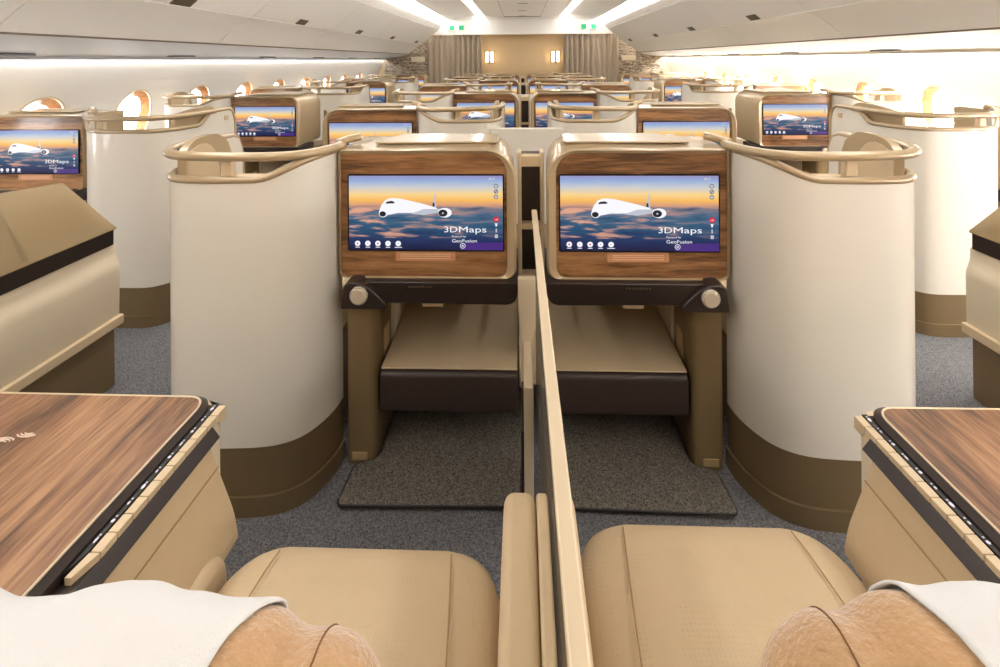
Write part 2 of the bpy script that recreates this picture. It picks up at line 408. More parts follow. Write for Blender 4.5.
# ------------------------------------------------------------------ monitor console
# local frame: x = -s*w, w grows from the rounded side towards the shell side; y = 0 is the screen plane
def make_console(s, depth, name='monitor_console'):
    root = bpy.data.objects.new(name, None); COL.objects.link(root)
    X = lambda w: -s*w
    def P(pts, n=7): return [(X(a), b) for a, b in corner_poly(pts, n)]
    Wd = .545
    o1 = [(0, .582, .03), (0, .977, .085), (Wd, .977, .004), (Wd, .582, .02)]
    i1 = [(.028, .585, .03), (.028, .965, .06), (Wd-.002, .965, .004), (Wd-.002, .585, .02)]
    front = corner_poly(o1, 7); inner = corner_poly(i1, 7)
    # housing: front ring + body that crowns slightly on the roof
    rows = []
    f3 = lambda poly, y: [(X(p[0]), y, p[1]) for p in poly]
    def scaled(dw, dz):
        return corner_poly([(dw, .582, .03), (dw, .977+dz, .085), (Wd, .977+dz*.3, .004), (Wd, .582, .02)], 7)
    rows = [f3(inner, .012), f3(inner, -.006), f3(corner_poly([(.006, .584, .03), (.006, .974, .082), (Wd, .974, .004), (Wd, .584, .02)], 7), -.012),
            f3(front, -.006), f3(scaled(0, .0), .02), f3(scaled(.006, .0), .022), f3(scaled(.006, .008), .05), f3(scaled(.008, .012), depth-.04), f3(scaled(.02, .0), depth)]
    bm = bmesh.new(); add_loft(bm, rows, cu=True)
    bm.faces.new([v for v in bm.verts][-len(front):])
    mesh_obj('housing', bm, 'champagne' if depth < .3 else 'champagne', root, angle=50)
    # glossy raised roof lid
    bm = prism([(X(a), b) for a, b in corner_poly([(.055, .05, .02), (.46, .05, .02), (.40, depth-.02, .02), (.06, depth-.03, .02)], 4)], .984, .991, 'xy')
    mesh_obj('roof_lid', bm, 'champagne', root, bevel=.004)
    panel = corner_poly([(.029, .5855, .03), (.029, .964, .06), (Wd-.003, .964, .004), (Wd-.003, .5855, .02)], 7)
    mesh_obj('wood_panel', prism([(X(a), b) for a, b in panel], -.001, .012), 'walnut_x', root, angle=60)
    xc = X(.278)
    screen_parts(root, xc, -.004)
    bm = prism(rrect(xc-.066-.012*s*0, xc+.113-.012*0, 0, 0, 0) if False else rrect(xc-.095, xc+.09, .633, .662, .003, 2), -.003, .0)
    pl = mesh_obj('placard', bm, 'placard', root)
    bm = bmesh.new()
    for z in (.654, .648, .641): add_box(bm, xc-.08, xc+.075, -.0034, -.003, z-.0012, z+.0012)
    mesh_obj('placard_lines', bm, 'placard_line', pl)
    # base tray with release knob
    tr = mesh_obj('base_tray', prism([(X(a), b) for a, b in corner_poly([(-.004, .516, .035), (-.004, .583, .004), (.46, .583, .004), (.46, .520, .004)], 5)], -.035, .22), 'dark_brown', root, bevel=.004)
    bm = bmesh.new(); add_box(bm, xc-.012-.045, xc-.012+.045, -.0365, -.034, .562, .578); mesh_obj('latch_label', bm, 'near_black', tr)
    bm = bmesh.new()
    for k in range(9): add_box(bm, xc-.012-.036+k*.0085, xc-.012-.036+k*.0085+.005, -.037, -.0364, .567, .573)
    mesh_obj('latch_lettering', bm, 'lettering_brown', tr)
    hz = prism([(X(a), b) for a, b in corner_poly([(.528, .508, .006), (.518, .588, .02), (.455, .588, .03), (.385, .520, .01), (.40, .508, .004)], 6)], -.052, .05)
    kh = mesh_obj('knob_housing', hz, 'dark_brown', root, bevel=.006)
    bm = bmesh.new(); disc_y(bm, X(.470), .552, .027, -.060, -.05, 28); mesh_obj('knob_rim', bm, 'silver', kh, bevel=.002)
    bm = bmesh.new(); disc_y(bm, X(.470), .552, .022, -.064, -.055, 28); mesh_obj('knob', bm, 'button', kh, bevel=.002)
    bm = box(X(.26)-.034, X(.26)+.034, .0, .03, .488, .517); mesh_obj('pull_tab', bm, 'beige_plastic', tr, bevel=.006)
    mesh_obj('tray_lip', box(X(.03), X(.46), -.02, .0, .512, .519), 'beige_plastic', tr)
    # pillar
    pil = mesh_obj('pillar', prism([(X(a), b) for a, b in corner_poly([(.531, .004, .012), (.531, .07, .005), (.442, .07, .005), (.442, .004, .02)], 5)], 0, .52, 'xy'), 'taupe', root)
    mesh_obj('pillar_plate', box(X(.515), X(.468), .001, .005, .012, .035), 'plate_beige', pil, bevel=.001)
    mesh_obj('side_panel', box(X(.462), X(.445), .07, .60, 0, .52), 'taupe', root)
    mesh_obj('footwell_lining', box(X(.446), X(.436), .19, .60, .1, .52), 'cream_matte', root)
    mesh_obj('strap_plate', box(X(.445), X(.4415), .10, .155, .27, .36), 'plate_beige', root, bevel=.001)
    mesh_obj('footwell_back', box(X(.0), X(.46), .58, .60, 0, .52), 'cream_matte', root)
    mesh_obj('footwell_roof', box(X(.0), X(.46), .2, .60, .51, .53), 'base_taupe', root)
    # footrest: cushion over a dark padded front
    yz = corner_poly([(.02, .142, .02), (.02, .270, .018), (.57, .31, .0), (.57, .142, 0)], 5)
    ft = mesh_obj('footrest', prism(yz, X(-.012 if False else .0), X(.434), 'yz'), 'leather_dark', root, bevel=.006)
    yz = [(.032, .2745), (.57, .3125), (.57, .318), (.032, .280)]
    mesh_obj('footrest_cushion', prism(yz, X(.0), X(.432), 'yz'), 'beige_fabric', ft, bevel=.002)
    return root

# ------------------------------------------------------------------ shell with grab rail
def make_shell(s, wide, name='seat_shell'):
    root = bpy.data.objects.new(name, None); COL.objects.link(root)
    X = lambda w: -s*w
    if wide:
        ctl = [(.555, .02), (.59, -.03), (.66, -.105), (.74, -.18), (.82, -.225), (.92, -.238), (1.06, -.238), (1.12, -.215), (1.165, -.16), (1.185, -.08), (1.19, .02), (1.19, .13), (1.19, .25)]
        wc = 1.19
    else:
        ctl = [(.553, .03), (.558, -.02), (.578, -.075), (.615, -.125), (.68, -.155), (.78, -.165), (.89, -.165), (.955, -.15), (1.0, -.11), (1.022, -.055), (1.03, .01), (1.03, .11), (1.03, .25)]
        wc = 1.03
    cur = spline([(a, b, 0) for a, b in ctl], 5); n = len(cur)
    w0 = ctl[0][0]
    def topz(w, y):
        t = min(1, max(0, (w-w0)/ (.17 if not wide else .22))); t = t*t*(3-2*t)
        z = .972 - .052*t
        if w > wc-.08 and y > -.06:
            u = min(1, max(0, (y+.04)/.11)); z += .062*u*u*(3-2*u)
        return z
    TZ = [topz(p.x, p.y) for p in cur]
    # rounded far top corner
    for i, p in enumerate(cur):
        if p.x > wc-.01 and p.y > .2:
            u = (p.y-.2)/.05; TZ[i] -= .05*(1-math.sqrt(max(0, 1-u*u)))
    P = lambda i, z, off=0: (X(cur[i].x), cur[i].y, z)
    def offs(d):
        out = []
        for i, p in enumerate(cur):
            a = cur[max(i-1, 0)]; b = cur[min(i+1, n-1)]; t = (b-a).normalized()
            nn = Vector((t.y, -t.x, 0))     # outward (towards -y on the front)
            q = p+nn*d; out.append(q)
        return out
    IN = offs(-.018); OUT = offs(.007)
    zb = .186
    def wall(C1, C2, z0, z1f, m, nm, par, ang=40):
        rows = [[(X(p.x), p.y, z0) for p in C1], [(X(p.x), p.y, z1f(i)) for i, p in enumerate(C1)],
                [(X(p.x), p.y, z1f(i)) for i, p in enumerate(C2)], [(X(p.x), p.y, z0) for p in C2]]
        bm = bmesh.new(); V = add_loft(bm, rows, cv=True)
        for j in (0, -1): bm.faces.new([V[k][j] for k in range(4)])
        return mesh_obj(nm, bm, m, par, angle=ang)
    wall(cur, IN, zb, lambda i: TZ[i], 'cream_gloss', 'shell_panel', root)
    wall(offs(-.002), IN, 0, lambda i: zb-.001, 'base_taupe', 'kick_base', root)
    wall(OUT, cur, 0, lambda i: .055, 'base_taupe', 'plinth', root)
    # top trim follows the shell edge, thickened into a web near the console
    mid = offs(-.006)
    path = [(X(p.x), p.y, TZ[i]+.004) for i, p in enumerate(mid)]
    endp = mid[-1]
    path += [(X(endp.x), endp.y+.008, TZ[-1]-.03), (X(endp.x), endp.y+.01, .7), (X(endp.x), endp.y+.01, .3)]
    mesh_obj('top_trim', tube(path, .0125, n=10, ry=.011), 'champagne', root, angle=80)
    # grab rail
    ri = [i for i in range(n) if cur[i].y < .10 or cur[i].x < wc-.1]
    RC = offs(.002)
    rp = [(X(w0-.045), .075, 1.003), (X(w0-.015), .055, .999), (X(w0+.012), .035, .991)] + [(X(RC[i].x), RC[i].y, .986 + (.008 if not wide else 0)*min(1, max(0, (RC[i].x-.6)/.4))) for i in ri]
    mesh_obj('grab_rail', tube(rp, .0145, n=12, ry=.013), 'champagne', root, angle=80)
    # web that closes the gap beside the console
    wi = [i for i in range(n) if cur[i].x < w0+.085 and cur[i].y < .04]
    rows = [[(X(mid[i].x), mid[i].y, TZ[i]-.002) for i in wi], [(X(mid[i].x), mid[i].y, max(TZ[i]-.001, .985-.0)) if k < len(wi)-2 else (X(mid[i].x), mid[i].y, TZ[i]+.006) for k, i in enumerate(wi)]]
    mesh_obj('rail_web', loft(rows), 'champagne', root, solid=.004)
    # rail post
    wp = .81 if not wide else .83
    j = min(range(n), key=lambda i: abs(cur[i].x-wp)+(10 if cur[i].y > 0 else 0))
    px, py = X(mid[j].x), mid[j].y
    mesh_obj('rail_post', prism([(px-.018, .925), (px+.018, .925), (px+.014, .985), (px-.014, .985)], py+.004, py+.026), 'beige_plastic', root, bevel=.004)
    # wing: taupe arch with beige pad, on the inner face of the aisle side
    D1, D2, D3 = offs(-.019), offs(-.040), offs(-.044)
    wl = [i for i in range(n) if cur[i].x > wc-.034 and cur[i].y < .17]
    def arch(k, m, lo, hi, a, b):
        u = k/(m-1)
        z = lo+(hi-lo)*math.sin(min(1, u/a)*PI/2)**.8
        if u > b:
            v = (u-b)/(1-b); z -= (hi-.90)*(1-math.sqrt(max(0, 1-v*v)))
        return z
    def curved(A, B, idx, zb_, f, m, nm, par):
        k = len(idx); g = lambda j: f(j, k)
        rows = [[(X(A[i].x), A[i].y, zb_) for i in idx], [(X(A[i].x), A[i].y, g(j)) for j, i in enumerate(idx)],
                [(X(B[i].x), B[i].y, g(j)) for j, i in enumerate(idx)], [(X(B[i].x), B[i].y, zb_) for i in idx]]
        bm = bmesh.new(); V = add_loft(bm, rows, cv=True)
        for j in (0, -1): bm.faces.new([V[q][j] for q in range(4)])
        return mesh_obj(nm, bm, m, par, angle=50)
    wg = curved(D1, D2, wl, .60, lambda j, m: arch(j, m, .975, 1.016, .7, .76), 'champagne', 'wing', root)
    pl_ = wl[1:-3]
    curved(D2, D3, pl_, .64, lambda j, m: arch(j, m, .960, .994, .7, .70), 'beige_plastic', 'wing_pad', wg)
    # small seat number plate on the aisle side
    mesh_obj('seat_plate', box(X(wc+.0005), X(wc+.003), .165, .195, .925, .95), 'plate_beige', root, bevel=.001)
    return root

# ------------------------------------------------------------------ side desk behind a pod (aisle side)
def make_desk(s, y0, name='side_desk', lid_w=-.16):
    root = bpy.data.objects.new(name, None); COL.objects.link(root)
    X = lambda w: -s*w
    ye = .555; a = lid_w
    def strip(pts, yA, yB): return prism([(X(p), q) for p, q in pts], yA, yB)
    # taupe lid with sloping aisle face and hipped end
    def row(y, k, ze): # k: how far the hip has closed
        return [(X(a), y, .606), (X(a+.004), y, .618), (X(a+.143), y, ze), (X(a+.155), y, ze-.004), (X(a+.156), y, .606)]
    up = lambda y: (X(a), y, .606)
    rows = [row(y0, 0, 1.0)] + ([row(.20, 0, .98), row(.23, 0, .92), row(.242, 0, .86), row(.252, 0, .835), row(.27, 0, .827)] if y0 < .2 else []) + [row(.485, 0, .805)]
    if y0 > .2: rows = [row(y0, 0, .83), row(.485, 0, .805)]
    rows.append([(X(a), ye, .606), (X(a+.004), ye, .616), (X(a+.02), ye-.002, .625), (X(a+.15), ye-.002, .625), (X(a+.156), ye, .606)])
    mesh_obj('lid', loft(rows, cu=True, caps=True), 'taupe', root, angle=40, bevel=.004)
    mesh_obj('lid_band', strip([(a+.006, .548), (a+.006, .606), (a+.155, .606), (a+.155, .548)], y0, ye-.008), 'dark_brown', root, bevel=.002)
    body = corner_poly([(a+.012, .548, .004), (a+.010, .50, .02), (a-.006, .465, .02), (a-.002, .27, .004), (a+.155, .27, 0), (a+.155, .548, 0)], 5)
    mesh_obj('body', strip(body, y0, ye+.004), 'cream_matte', root, bevel=.008)
    mesh_obj('ledge', strip([(a-.016, .236), (a-.016, .272), (a+.155, .272), (a+.155, .236)], y0, ye+.012), 'beige_plastic', root, bevel=.005)
    mesh_obj('plinth', strip([(a+.012, 0), (a+.012, .236), (a+.155, .236), (a+.155, 0)], y0, ye), 'base_taupe', root, bevel=.004)
    return root

# ------------------------------------------------------------------ seat
def make_seat(name='seat'):
    root = bpy.data.objects.new(name, None); COL.objects.link(root)
    bm = box(-.175, .175, .05, .42, .28, .44); mesh_obj('cushion', bm, 'leather', root, bevel=.04, seg=5)
    bm = box(-.175, .175, -.06, .05, .3, .80); mesh_obj('backrest', bm, 'leather', root, bevel=.04, seg=5)
    bm = box(-.17, .17, -.03, .06, .72, .88); mesh_obj('headrest', bm, 'leather', root, bevel=.04, seg=5)
    bm = box(-.165, .165, 0, .4, 0, .28); mesh_obj('base', bm, 'base_taupe', root, bevel=.01)
    return root

PROTO = {}
def get(kind, s, var, far=False):
    key = (kind, s, var)
    if key not in PROTO:
        PROTO[key] = {'console': lambda: make_console(s, var), 'shell': lambda: make_shell(s, var), 'desk': lambda: make_desk(s, var), 'seat': lambda: make_seat()}[kind]()
        return PROTO[key]
    return copy_tree(PROTO[key], skip=FAR if far else ())
# measured from the photograph: centre row pitch 1.165 m, window rows offset by half the console
ROWY = [1.38 + 1.167*i for i in range(7)]
ORD = ['nearest', 'second nearest', 'third nearest', 'fourth nearest', 'fifth nearest', 'sixth nearest', 'seventh nearest']
FAR = ('side_icon', 'app_icon', 'banner', 'latch_lettering', 'placard_lines', 'seat_plate', 'strap_plate', 'pillar_plate')
def place(kind, s, var, loc, label, cat, group, far=False):
    fresh = (kind, s, var) not in PROTO
    o = get(kind, s, var, loc[1] > 3.6)
    o.location = loc; tag(o, label, cat, group)
    return o
TODO = []
for i, y in enumerate(ROWY):
    for side in (-1, 1):
        sn = 'left' if side < 0 else 'right'
        inner = i % 2 == 0
        ordn = ORD[i]
        if inner: s = 1 if side < 0 else -1; x = side*.047
        else:     s = -1 if side < 0 else 1; x = side*1.168
        pl = 'at the centre gap' if inner else 'at the aisle'
        TODO.append(('console', s, .235, (x, y, 0), f'walnut monitor console {pl}, {ordn} centre row, {sn} half', 'monitor console', 'monitor consoles of the centre rows'))
        pl = 'bulging into the aisle' if inner else 'by the cabin centreline'
        TODO.append(('shell', s, False, (x, y, 0), f'cream railed seat shell {pl}, {ordn} centre row, {sn} half', 'seat shell', 'cream seat shells of the centre rows'))
        if i in (0, 1):
            TODO.append(('seat', 1, 0, (side*(.84 if inner else .375), y+.06, 0), f'beige seat behind the {ordn} centre row shell, {sn} half', 'seat', 'seats inside the shells'))
WROWY = [2.31 + 1.165*i for i in range(6)]
for i, y in enumerate(WROWY):
    for side in (-1, 1):
        sn = 'left' if side < 0 else 'right'; ordn = ORD[i]
        wside = i % 2 == 0
        if wside: s = -1 if side < 0 else 1; x = side*2.885
        else:     s = 1 if side < 0 else -1; x = side*1.762
        pl = 'near the windows' if wside else 'at the aisle'
        TODO.append(('console', s, .235 if wside else .40, (x, y, 0), f'walnut monitor console {pl}, {sn} window side, {ordn} of its line', 'monitor console', 'monitor consoles of the window rows'))
        pl = 'at the aisle' if wside else 'near the windows'
        TODO.append(('shell', s, wside, (x, y, 0), f'cream seat shell {pl}, {sn} window side, {ordn} of its line', 'seat shell', 'cream seat shells of the window rows'))
for i, y in enumerate([WROWY[0]-1.165] + WROWY[1::2][:2]):
    for side in (-1, 1):
        sn = 'left' if side < 0 else 'right'
        s = 1 if side < 0 else -1
        TODO.append(('desk', s, .0 if i == 0 else .402, (side*1.762, y, 0), f'taupe and cream side desk along the {sn} aisle, {ORD[i]} of that side', 'side desk', 'side desks along the aisles'))
# build prototypes first, copies afterwards
for t in TODO:
    place(*t)

# ------------------------------------------------------------------ centre stowage, fillers, footwell mats
for i, y in enumerate(ROWY):
    if i % 2 == 0:
        r = empty('stowage_column', (0, y, 0), f'narrow cream and dark stowage column between the two {ORD[i]} centre consoles', 'stowage column', 'stowage columns in the centre gap')
        mesh_obj('recess', box(-.034, .034, .10, .2, .2, .93), 'dark_brown', r)
        for sx in (-1, 1): mesh_obj('side_strip', box(sx*.042, sx*.030, .06, .12, .2, .955), 'trim_beige', r, bevel=.003)
        for z0, z1 in ((.905, .94), (.703, .722), (.542, .562)):
            mesh_obj('shelf_band', box(-.031, .031, .07, .11, z0, z1), 'beige_plastic', r, bevel=.003)
        mesh_obj('lower_cover', box(-.031, .031, .075, .11, .2, .542), 'beige_plastic', r, bevel=.003)
    else:
        o = mesh_obj('centre_screen_wall', box(-.20, .20, -.165+.02, -.14+.03, 0, .885), 'cream_gloss', None, bevel=.008)
        o.name = 'filler_panel'; o.location = (0, y, 0)
        tag(o, f'low cream filler panel joining the two shells of the {ORD[i]} centre row', 'filler panel', 'cream filler panels on the centreline')
for side in (-1, 1):
    sn = 'left' if side < 0 else 'right'
    m = lambda pts: [(side*a, b) for a, b in pts]
    out = corner_poly([(.038, 1.245, .012), (.552, 1.238, .015), (.545, 1.372, .02), (.48, 1.378, .03), (.465, 1.95, 0), (.038, 1.95, 0)], 5)
    r = empty('footwell_mat', (0, 0, 0), f'dark speckled carpet mat in the {sn} footwell, edged in black', 'mat', 'footwell mats')
    mesh_obj('pile', prism(m(out), .001, .018, 'xy'), 'mat_carpet', r, bevel=.004)
    ed = [(side*p[0], p[1], .012) for p in out if p[1] < 1.9]
    mesh_obj('binding', tube(ed, .004, n=8), 'near_black', r)

# ------------------------------------------------------------------ glass divider between the two foreground seats
dv = empty('privacy_divider', (0, 0, 0), 'smoked glass privacy divider with pale top rail between the two beige seats', 'divider')
mesh_obj('glass_panel', box(.008, .012, .15, 1.30, .28, .803), 'divider_glass', dv)
rl = [(-.012, 1.385), (-.009, 1.38), (.014, .15), (-.014, .15)]
bm = prism([(.003, .15), (.021, .15), (.0145, 1.32), (-.001, 1.32)], .802, .812, 'xy')
mesh_obj('top_rail', bm, 'trim_beige', dv, bevel=.003)
post = [(-.043, .52), (-.043, .60), (.034, .60), (.034, .52), (.026, .48), (.004, .44), (.001, .40), (.001, .02), (-.034, .02), (-.034, .40), (-.037, .44), (-.041, .48)]
mesh_obj('end_post', prism(post, 1.335, 1.36), 'trim_beige', dv, bevel=.004)
mesh_obj('dark_channel', box(-.034, -.028, 1.15, 1.33, .02, .30), 'dark_brown', dv)
mesh_obj('lower_panel', box(-.028, -.004, 1.14, 1.33, .02, .42), 'trim_beige', dv, bevel=.003)

# ------------------------------------------------------------------ foreground seats and armrests
def superell(u, p): return math.copysign(abs(u)**p, u)
def cushion_mesh(hw, y0, y1, z0, z1, rc=.09, crown=.012):
    """seat pad: rounded plan, softly crowned top rolling over at the edge"""
    bm = bmesh.new()
    def ringpts(inset, z, n=9):
        pts = corner_poly([(-hw+inset, y0+inset, .03), (hw-inset, y0+inset, .03), (hw-inset, y1-inset, max(.02, rc-inset*.5)), (-hw+inset, y1-inset, max(.02, rc-inset*.5))], n)
        return [(p[0], p[1], z) for p in pts]
    rows = [ringpts(.02, z0), ringpts(.0, z0+.03), ringpts(0, z1-.05), ringpts(.006, z1-.025), ringpts(.020, z1-.008), ringpts(.045, z1), ringpts(.09, z1+crown*.6), ringpts(.15, z1+crown)]
    V = add_loft(bm, rows, cu=True); bm.faces.new(V[-1]); bm.faces.new(V[0][::-1])
    return bm
def seam(path, r, parent, name='seam', m='seam_dark'):
    return mesh_obj(name, tube(path, r, n=6), m, parent)
def perf_leather():
    m = MATS['leather'].copy(); m.name = 'leather_perforated'; nt = m.node_tree; N = nt.nodes; L = nt.links
    tc = N.new('ShaderNodeTexCoord'); v = N.new('ShaderNodeTexVoronoi'); v.inputs['Scale'].default_value = 150; v.inputs['Randomness'].default_value = .15
    L.new(tc.outputs['Object'], v.inputs['Vector'])
    mr = N.new('ShaderNodeMapRange'); mr.inputs[1].default_value = .12; mr.inputs[2].default_value = .3; L.new(v.outputs['Distance'], mr.inputs[0])
    bp = N.new('ShaderNodeBump'); bp.inputs['Strength'].default_value = .35; bp.inputs['Distance'].default_value = .0012
    L.new(mr.outputs[0], bp.inputs['Height']); L.new(bp.outputs['Normal'], N['Principled BSDF'].inputs['Normal'])
    MATS['leather_perforated'] = m
perf_leather()

for side in (-1, 1):
    sn = 'left' if side < 0 else 'right'
    xc = -.290 if side < 0 else .283
    yf = .765 if side < 0 else .815
    r = empty('foreground_seat', (xc, 0, 0), f'large beige leather seat in front, {sn} of the glass divider', 'seat')
    r.name = 'leather_seat'
    cu = mesh_obj('cushion', cushion_mesh(.229, .26, yf, .30, .442, .085), 'leather_perforated', r, angle=60)
    for sx in (-1, 1):
        pts = []
        for k in range(14):
            t = k/13; y = yf-.035-(yf-.30)*t
            xx = sx*(.142+.020*math.sin(t*PI*.9))
            z = .4485 + .006*min(1, t*4) - (.004 if t < .01 else 0)
            pts.append((xx, y, z))
        seam(pts, .0012, cu)
    mesh_obj('seat_base', box(-.2, .2, .3, yf-.06, 0, .30), 'base_taupe', r, bevel=.01)
    mesh_obj('backrest', prism(corner_poly([(.05, .34, .03), (.18, .34, .03), (.17, .80, .03), (.04, .80, .03)], 5), -.2, .2, 'yz'), 'leather', r, bevel=.03, seg=4)

def arm_mesh(x0, x1, y0, y1, z0, z1, rr):
    """armrest pad: long bar whose front end is rounded in side view and across"""
    prof = corner_poly([(y0, z0, 0), (y1, z0, .05), (y1, z1, .05), (y0, z1, 0)], 8)
    return prism(prof, x0, x1, 'yz')
ar = empty('centre_armrest', (0, 0, 0), 'pair of upright beige armrest pads joined under the glass divider', 'armrest')
mesh_obj('pad', arm_mesh(-.060, -.0105, .10, .722, .2, .585, .05), 'leather', ar, bevel=.016, seg=5)
mesh_obj('pad', arm_mesh(-.0100, .0075, .10, .722, .2, .585, .05), 'leather', ar, bevel=.005, seg=4)
mesh_obj('pad', arm_mesh(.0125, .048, .10, .722, .2, .585, .05), 'leather', ar, bevel=.014, seg=5)
ar.name = 'centre_armrest'

# ------------------------------------------------------------------ foreground consoles with wooden table and controls
def front_console(side):
    sn = 'left' if side < 0 else 'right'
    S = lambda a: side*a
    r = empty('seat_console', (0, 0, 0), f'console with walnut table top and control strip, {sn} of the foreground seats', 'console')
    yo = .0 if side < 0 else .002
    xe = .622 if side < 0 else .60          # table inner edge
    Y1 = .832
    top = corner_poly([(xe, .10, 0), (1.16, .10, 0), (1.16, Y1, .01), (xe, Y1-.003, .030)], 6)
    tb = mesh_obj('table_top', prism([(S(a), b) for a, b in top], .604, .620, 'xy'), 'walnut_y', r)
    # thin beige inlay then dark edge moulding around the table
    line = [(1.16, Y1)] + [(a, b) for a, b in corner_poly([(1.16, Y1, 0), (xe, Y1-.003, .03), (xe, .10, 0)], 8)[1:-1]] + [(xe, .10)]
    seamp = [(S(a), b, .6205) for a, b in line]
    mesh_obj('edge_inlay', tube([(x, y, .6195) for x, y, z in seamp], .0019, n=8), 'trim_beige', tb)
    def off(line, d):
        out = []
        for i, p in enumerate(line):
            a = Vector(line[max(i-1, 0)]); b = Vector(line[min(i+1, len(line)-1)]); t = (b-a).normalized()
            out.append(Vector(p)+Vector((t.y, -t.x))*(-d))
        return out
    L0 = [Vector(p) for p in line]; 
    def flat(d0, d1, z0, z1, zb, m, nm, par, i0=0):
        A = off(line, d0); B = off(line, d1)
        rows = [[(S(p.x), p.y, zb) for p in A[i0:]], [(S(p.x), p.y, z0) for p in A[i0:]], [(S(p.x), p.y, z1) for p in B[i0:]], [(S(p.x), p.y, zb) for p in B[i0:]]]
        bm = bmesh.new(); V = add_loft(bm, rows, cv=True)
        for j in (0, -1): bm.faces.new([V[k][j] for k in range(4)])
        return mesh_obj(nm, bm, m, par, angle=30)
    sg = -1
    flat(-.001, -.0125, .6195, .612, .59, 'dark_brown', 'edge_moulding', tb, 1)
    # control strip: dark icon band and beige keys, tapering towards the backrest
    y0, y1 = .545, .828
    xi = lambda y: xe-.0135
    n = 10
    cs = mesh_obj('control_strip', prism([(S(a), b) for a, b in [(xe-.013, .545), (xe-.020, .57), (xe-.0215, y1+.0), (xe-.013, y1+.0)]], .590, .6085, 'xy'), 'near_black', r)
    ks = (y1-.575)/n
    for k in range(n):
        ya = .575+ks*k
        bm = prism([(S(a), b) for a, b in [(xe-.0215, ya+.0006), (xe-.0215, ya+ks-.0006), (xe-.0355, ya+ks-.0006), (xe-.0355, ya+.0006)]], .590, .6065, 'xy')
        mesh_obj('key', bm, 'beige_plastic', cs, bevel=.0008, seg=2)
        bm = bmesh.new(); yc = ya+ks*.5; xm = xe-.0172
        q = random.random
        prism([(S(xm)+.0026*math.cos(t*PI/3)*(1 if k % 2 else .6), yc+.0045*math.sin(t*PI/3)*(.6 if k % 3 else 1)) for t in range(6)], .6085, .609, 'xy', bm=bm)
        prism([(S(xm)+a, yc+.0065+b) for a, b in ((-.0012, -.001), (.0012, -.001), (.0012, .001), (-.0012, .001))], .6085, .609, 'xy', bm=bm)
        mesh_obj('key_symbol', bm, 'icon_white', cs, smooth=False)
    # near end taper and far end wrap in beige
    bm = prism([(S(a), b) for a, b in [(xe-.018, .545), (xe-.0215, .574), (xe-.0355, .574), (xe-.026, .545)]], .590, .6065, 'xy'); mesh_obj('strip_end', bm, 'beige_plastic', cs)
    cap = corner_poly([(xe+.03, Y1+.012, .0), (xe-.020, Y1+.006, .028), (xe-.0365, Y1-.03, .012), (xe-.0355, .8275, 0), (xe-.013, .8275, 0), (xe-.010, Y1-.004, .012), (xe+.03, Y1+.0025, 0)], 6)
    mesh_obj('strip_end', prism([(S(p[0]), p[1]) for p in cap], .585, .605, 'xy'), 'beige_plastic', cs, bevel=.004)
    # brown side band and bulging padded side
    mesh_obj('side_band', prism([(S(a), b) for a, b in [(xe-.05, .5785), (xe-.036, .597), (xe+.02, .597), (xe+.02, .5785)]], .30, .79), 'dark_brown', r, bevel=.001)
    xq = xe-.038
    prof = corner_poly([(xe, .30, 0), (xq+.02, .33, .01), (xq-.052, .415, .012), (xq-.052, .445, .03), (xq-.006, .565, .012), (xq-.004, .578, .003), (xe, .578, 0)], 6)
    sp = mesh_obj('side_pad', prism([(S(a), b) for a, b in prof], .20, .775), 'leather', r, bevel=.022, seg=5)
    seam([(S(xq-.0185), .21, .5385), (S(xq-.0185), .775, .5385)], .0012, sp)
    mesh_obj('body', box(S(xe+.0), S(1.16), .12, Y1-.02, .0, .604), 'cream_matte', r, bevel=.01)
    mesh_obj('end_cap', box(S(xe-.03), S(xe+.03), .78, Y1-.006, .30, .592), 'cream_matte', r, bevel=.012)
    # low bolster between console and cushion
    mesh_obj('bolster', prism(corner_poly([(.2, .25, .0), (.742, .25, .03), (.742, .452, .05), (.2, .452, .0)], 7), S(.521), S(.581), 'yz'), 'leather', r, bevel=.02, seg=5)
    # contactless charging mark on the table
    bm = bmesh.new()
    for cx, cy, sg2 in ((.898, .720, 1), (.872, .744, -1)):
        for rr in (.007, .012, .017):
            pts = [(S(cx)+rr*math.cos(t/10*PI*.8+PI*.1), cy+sg2*(.4*rr*math.sin(t/10*PI*.8+PI*.1)+.25*rr), .6205) for t in range(11)]
            add_tube(bm, pts, .0011, n=5)
    mesh_obj('charging_mark', bm, 'mark_white', tb)
    return r
front_console(-1); front_console(1)

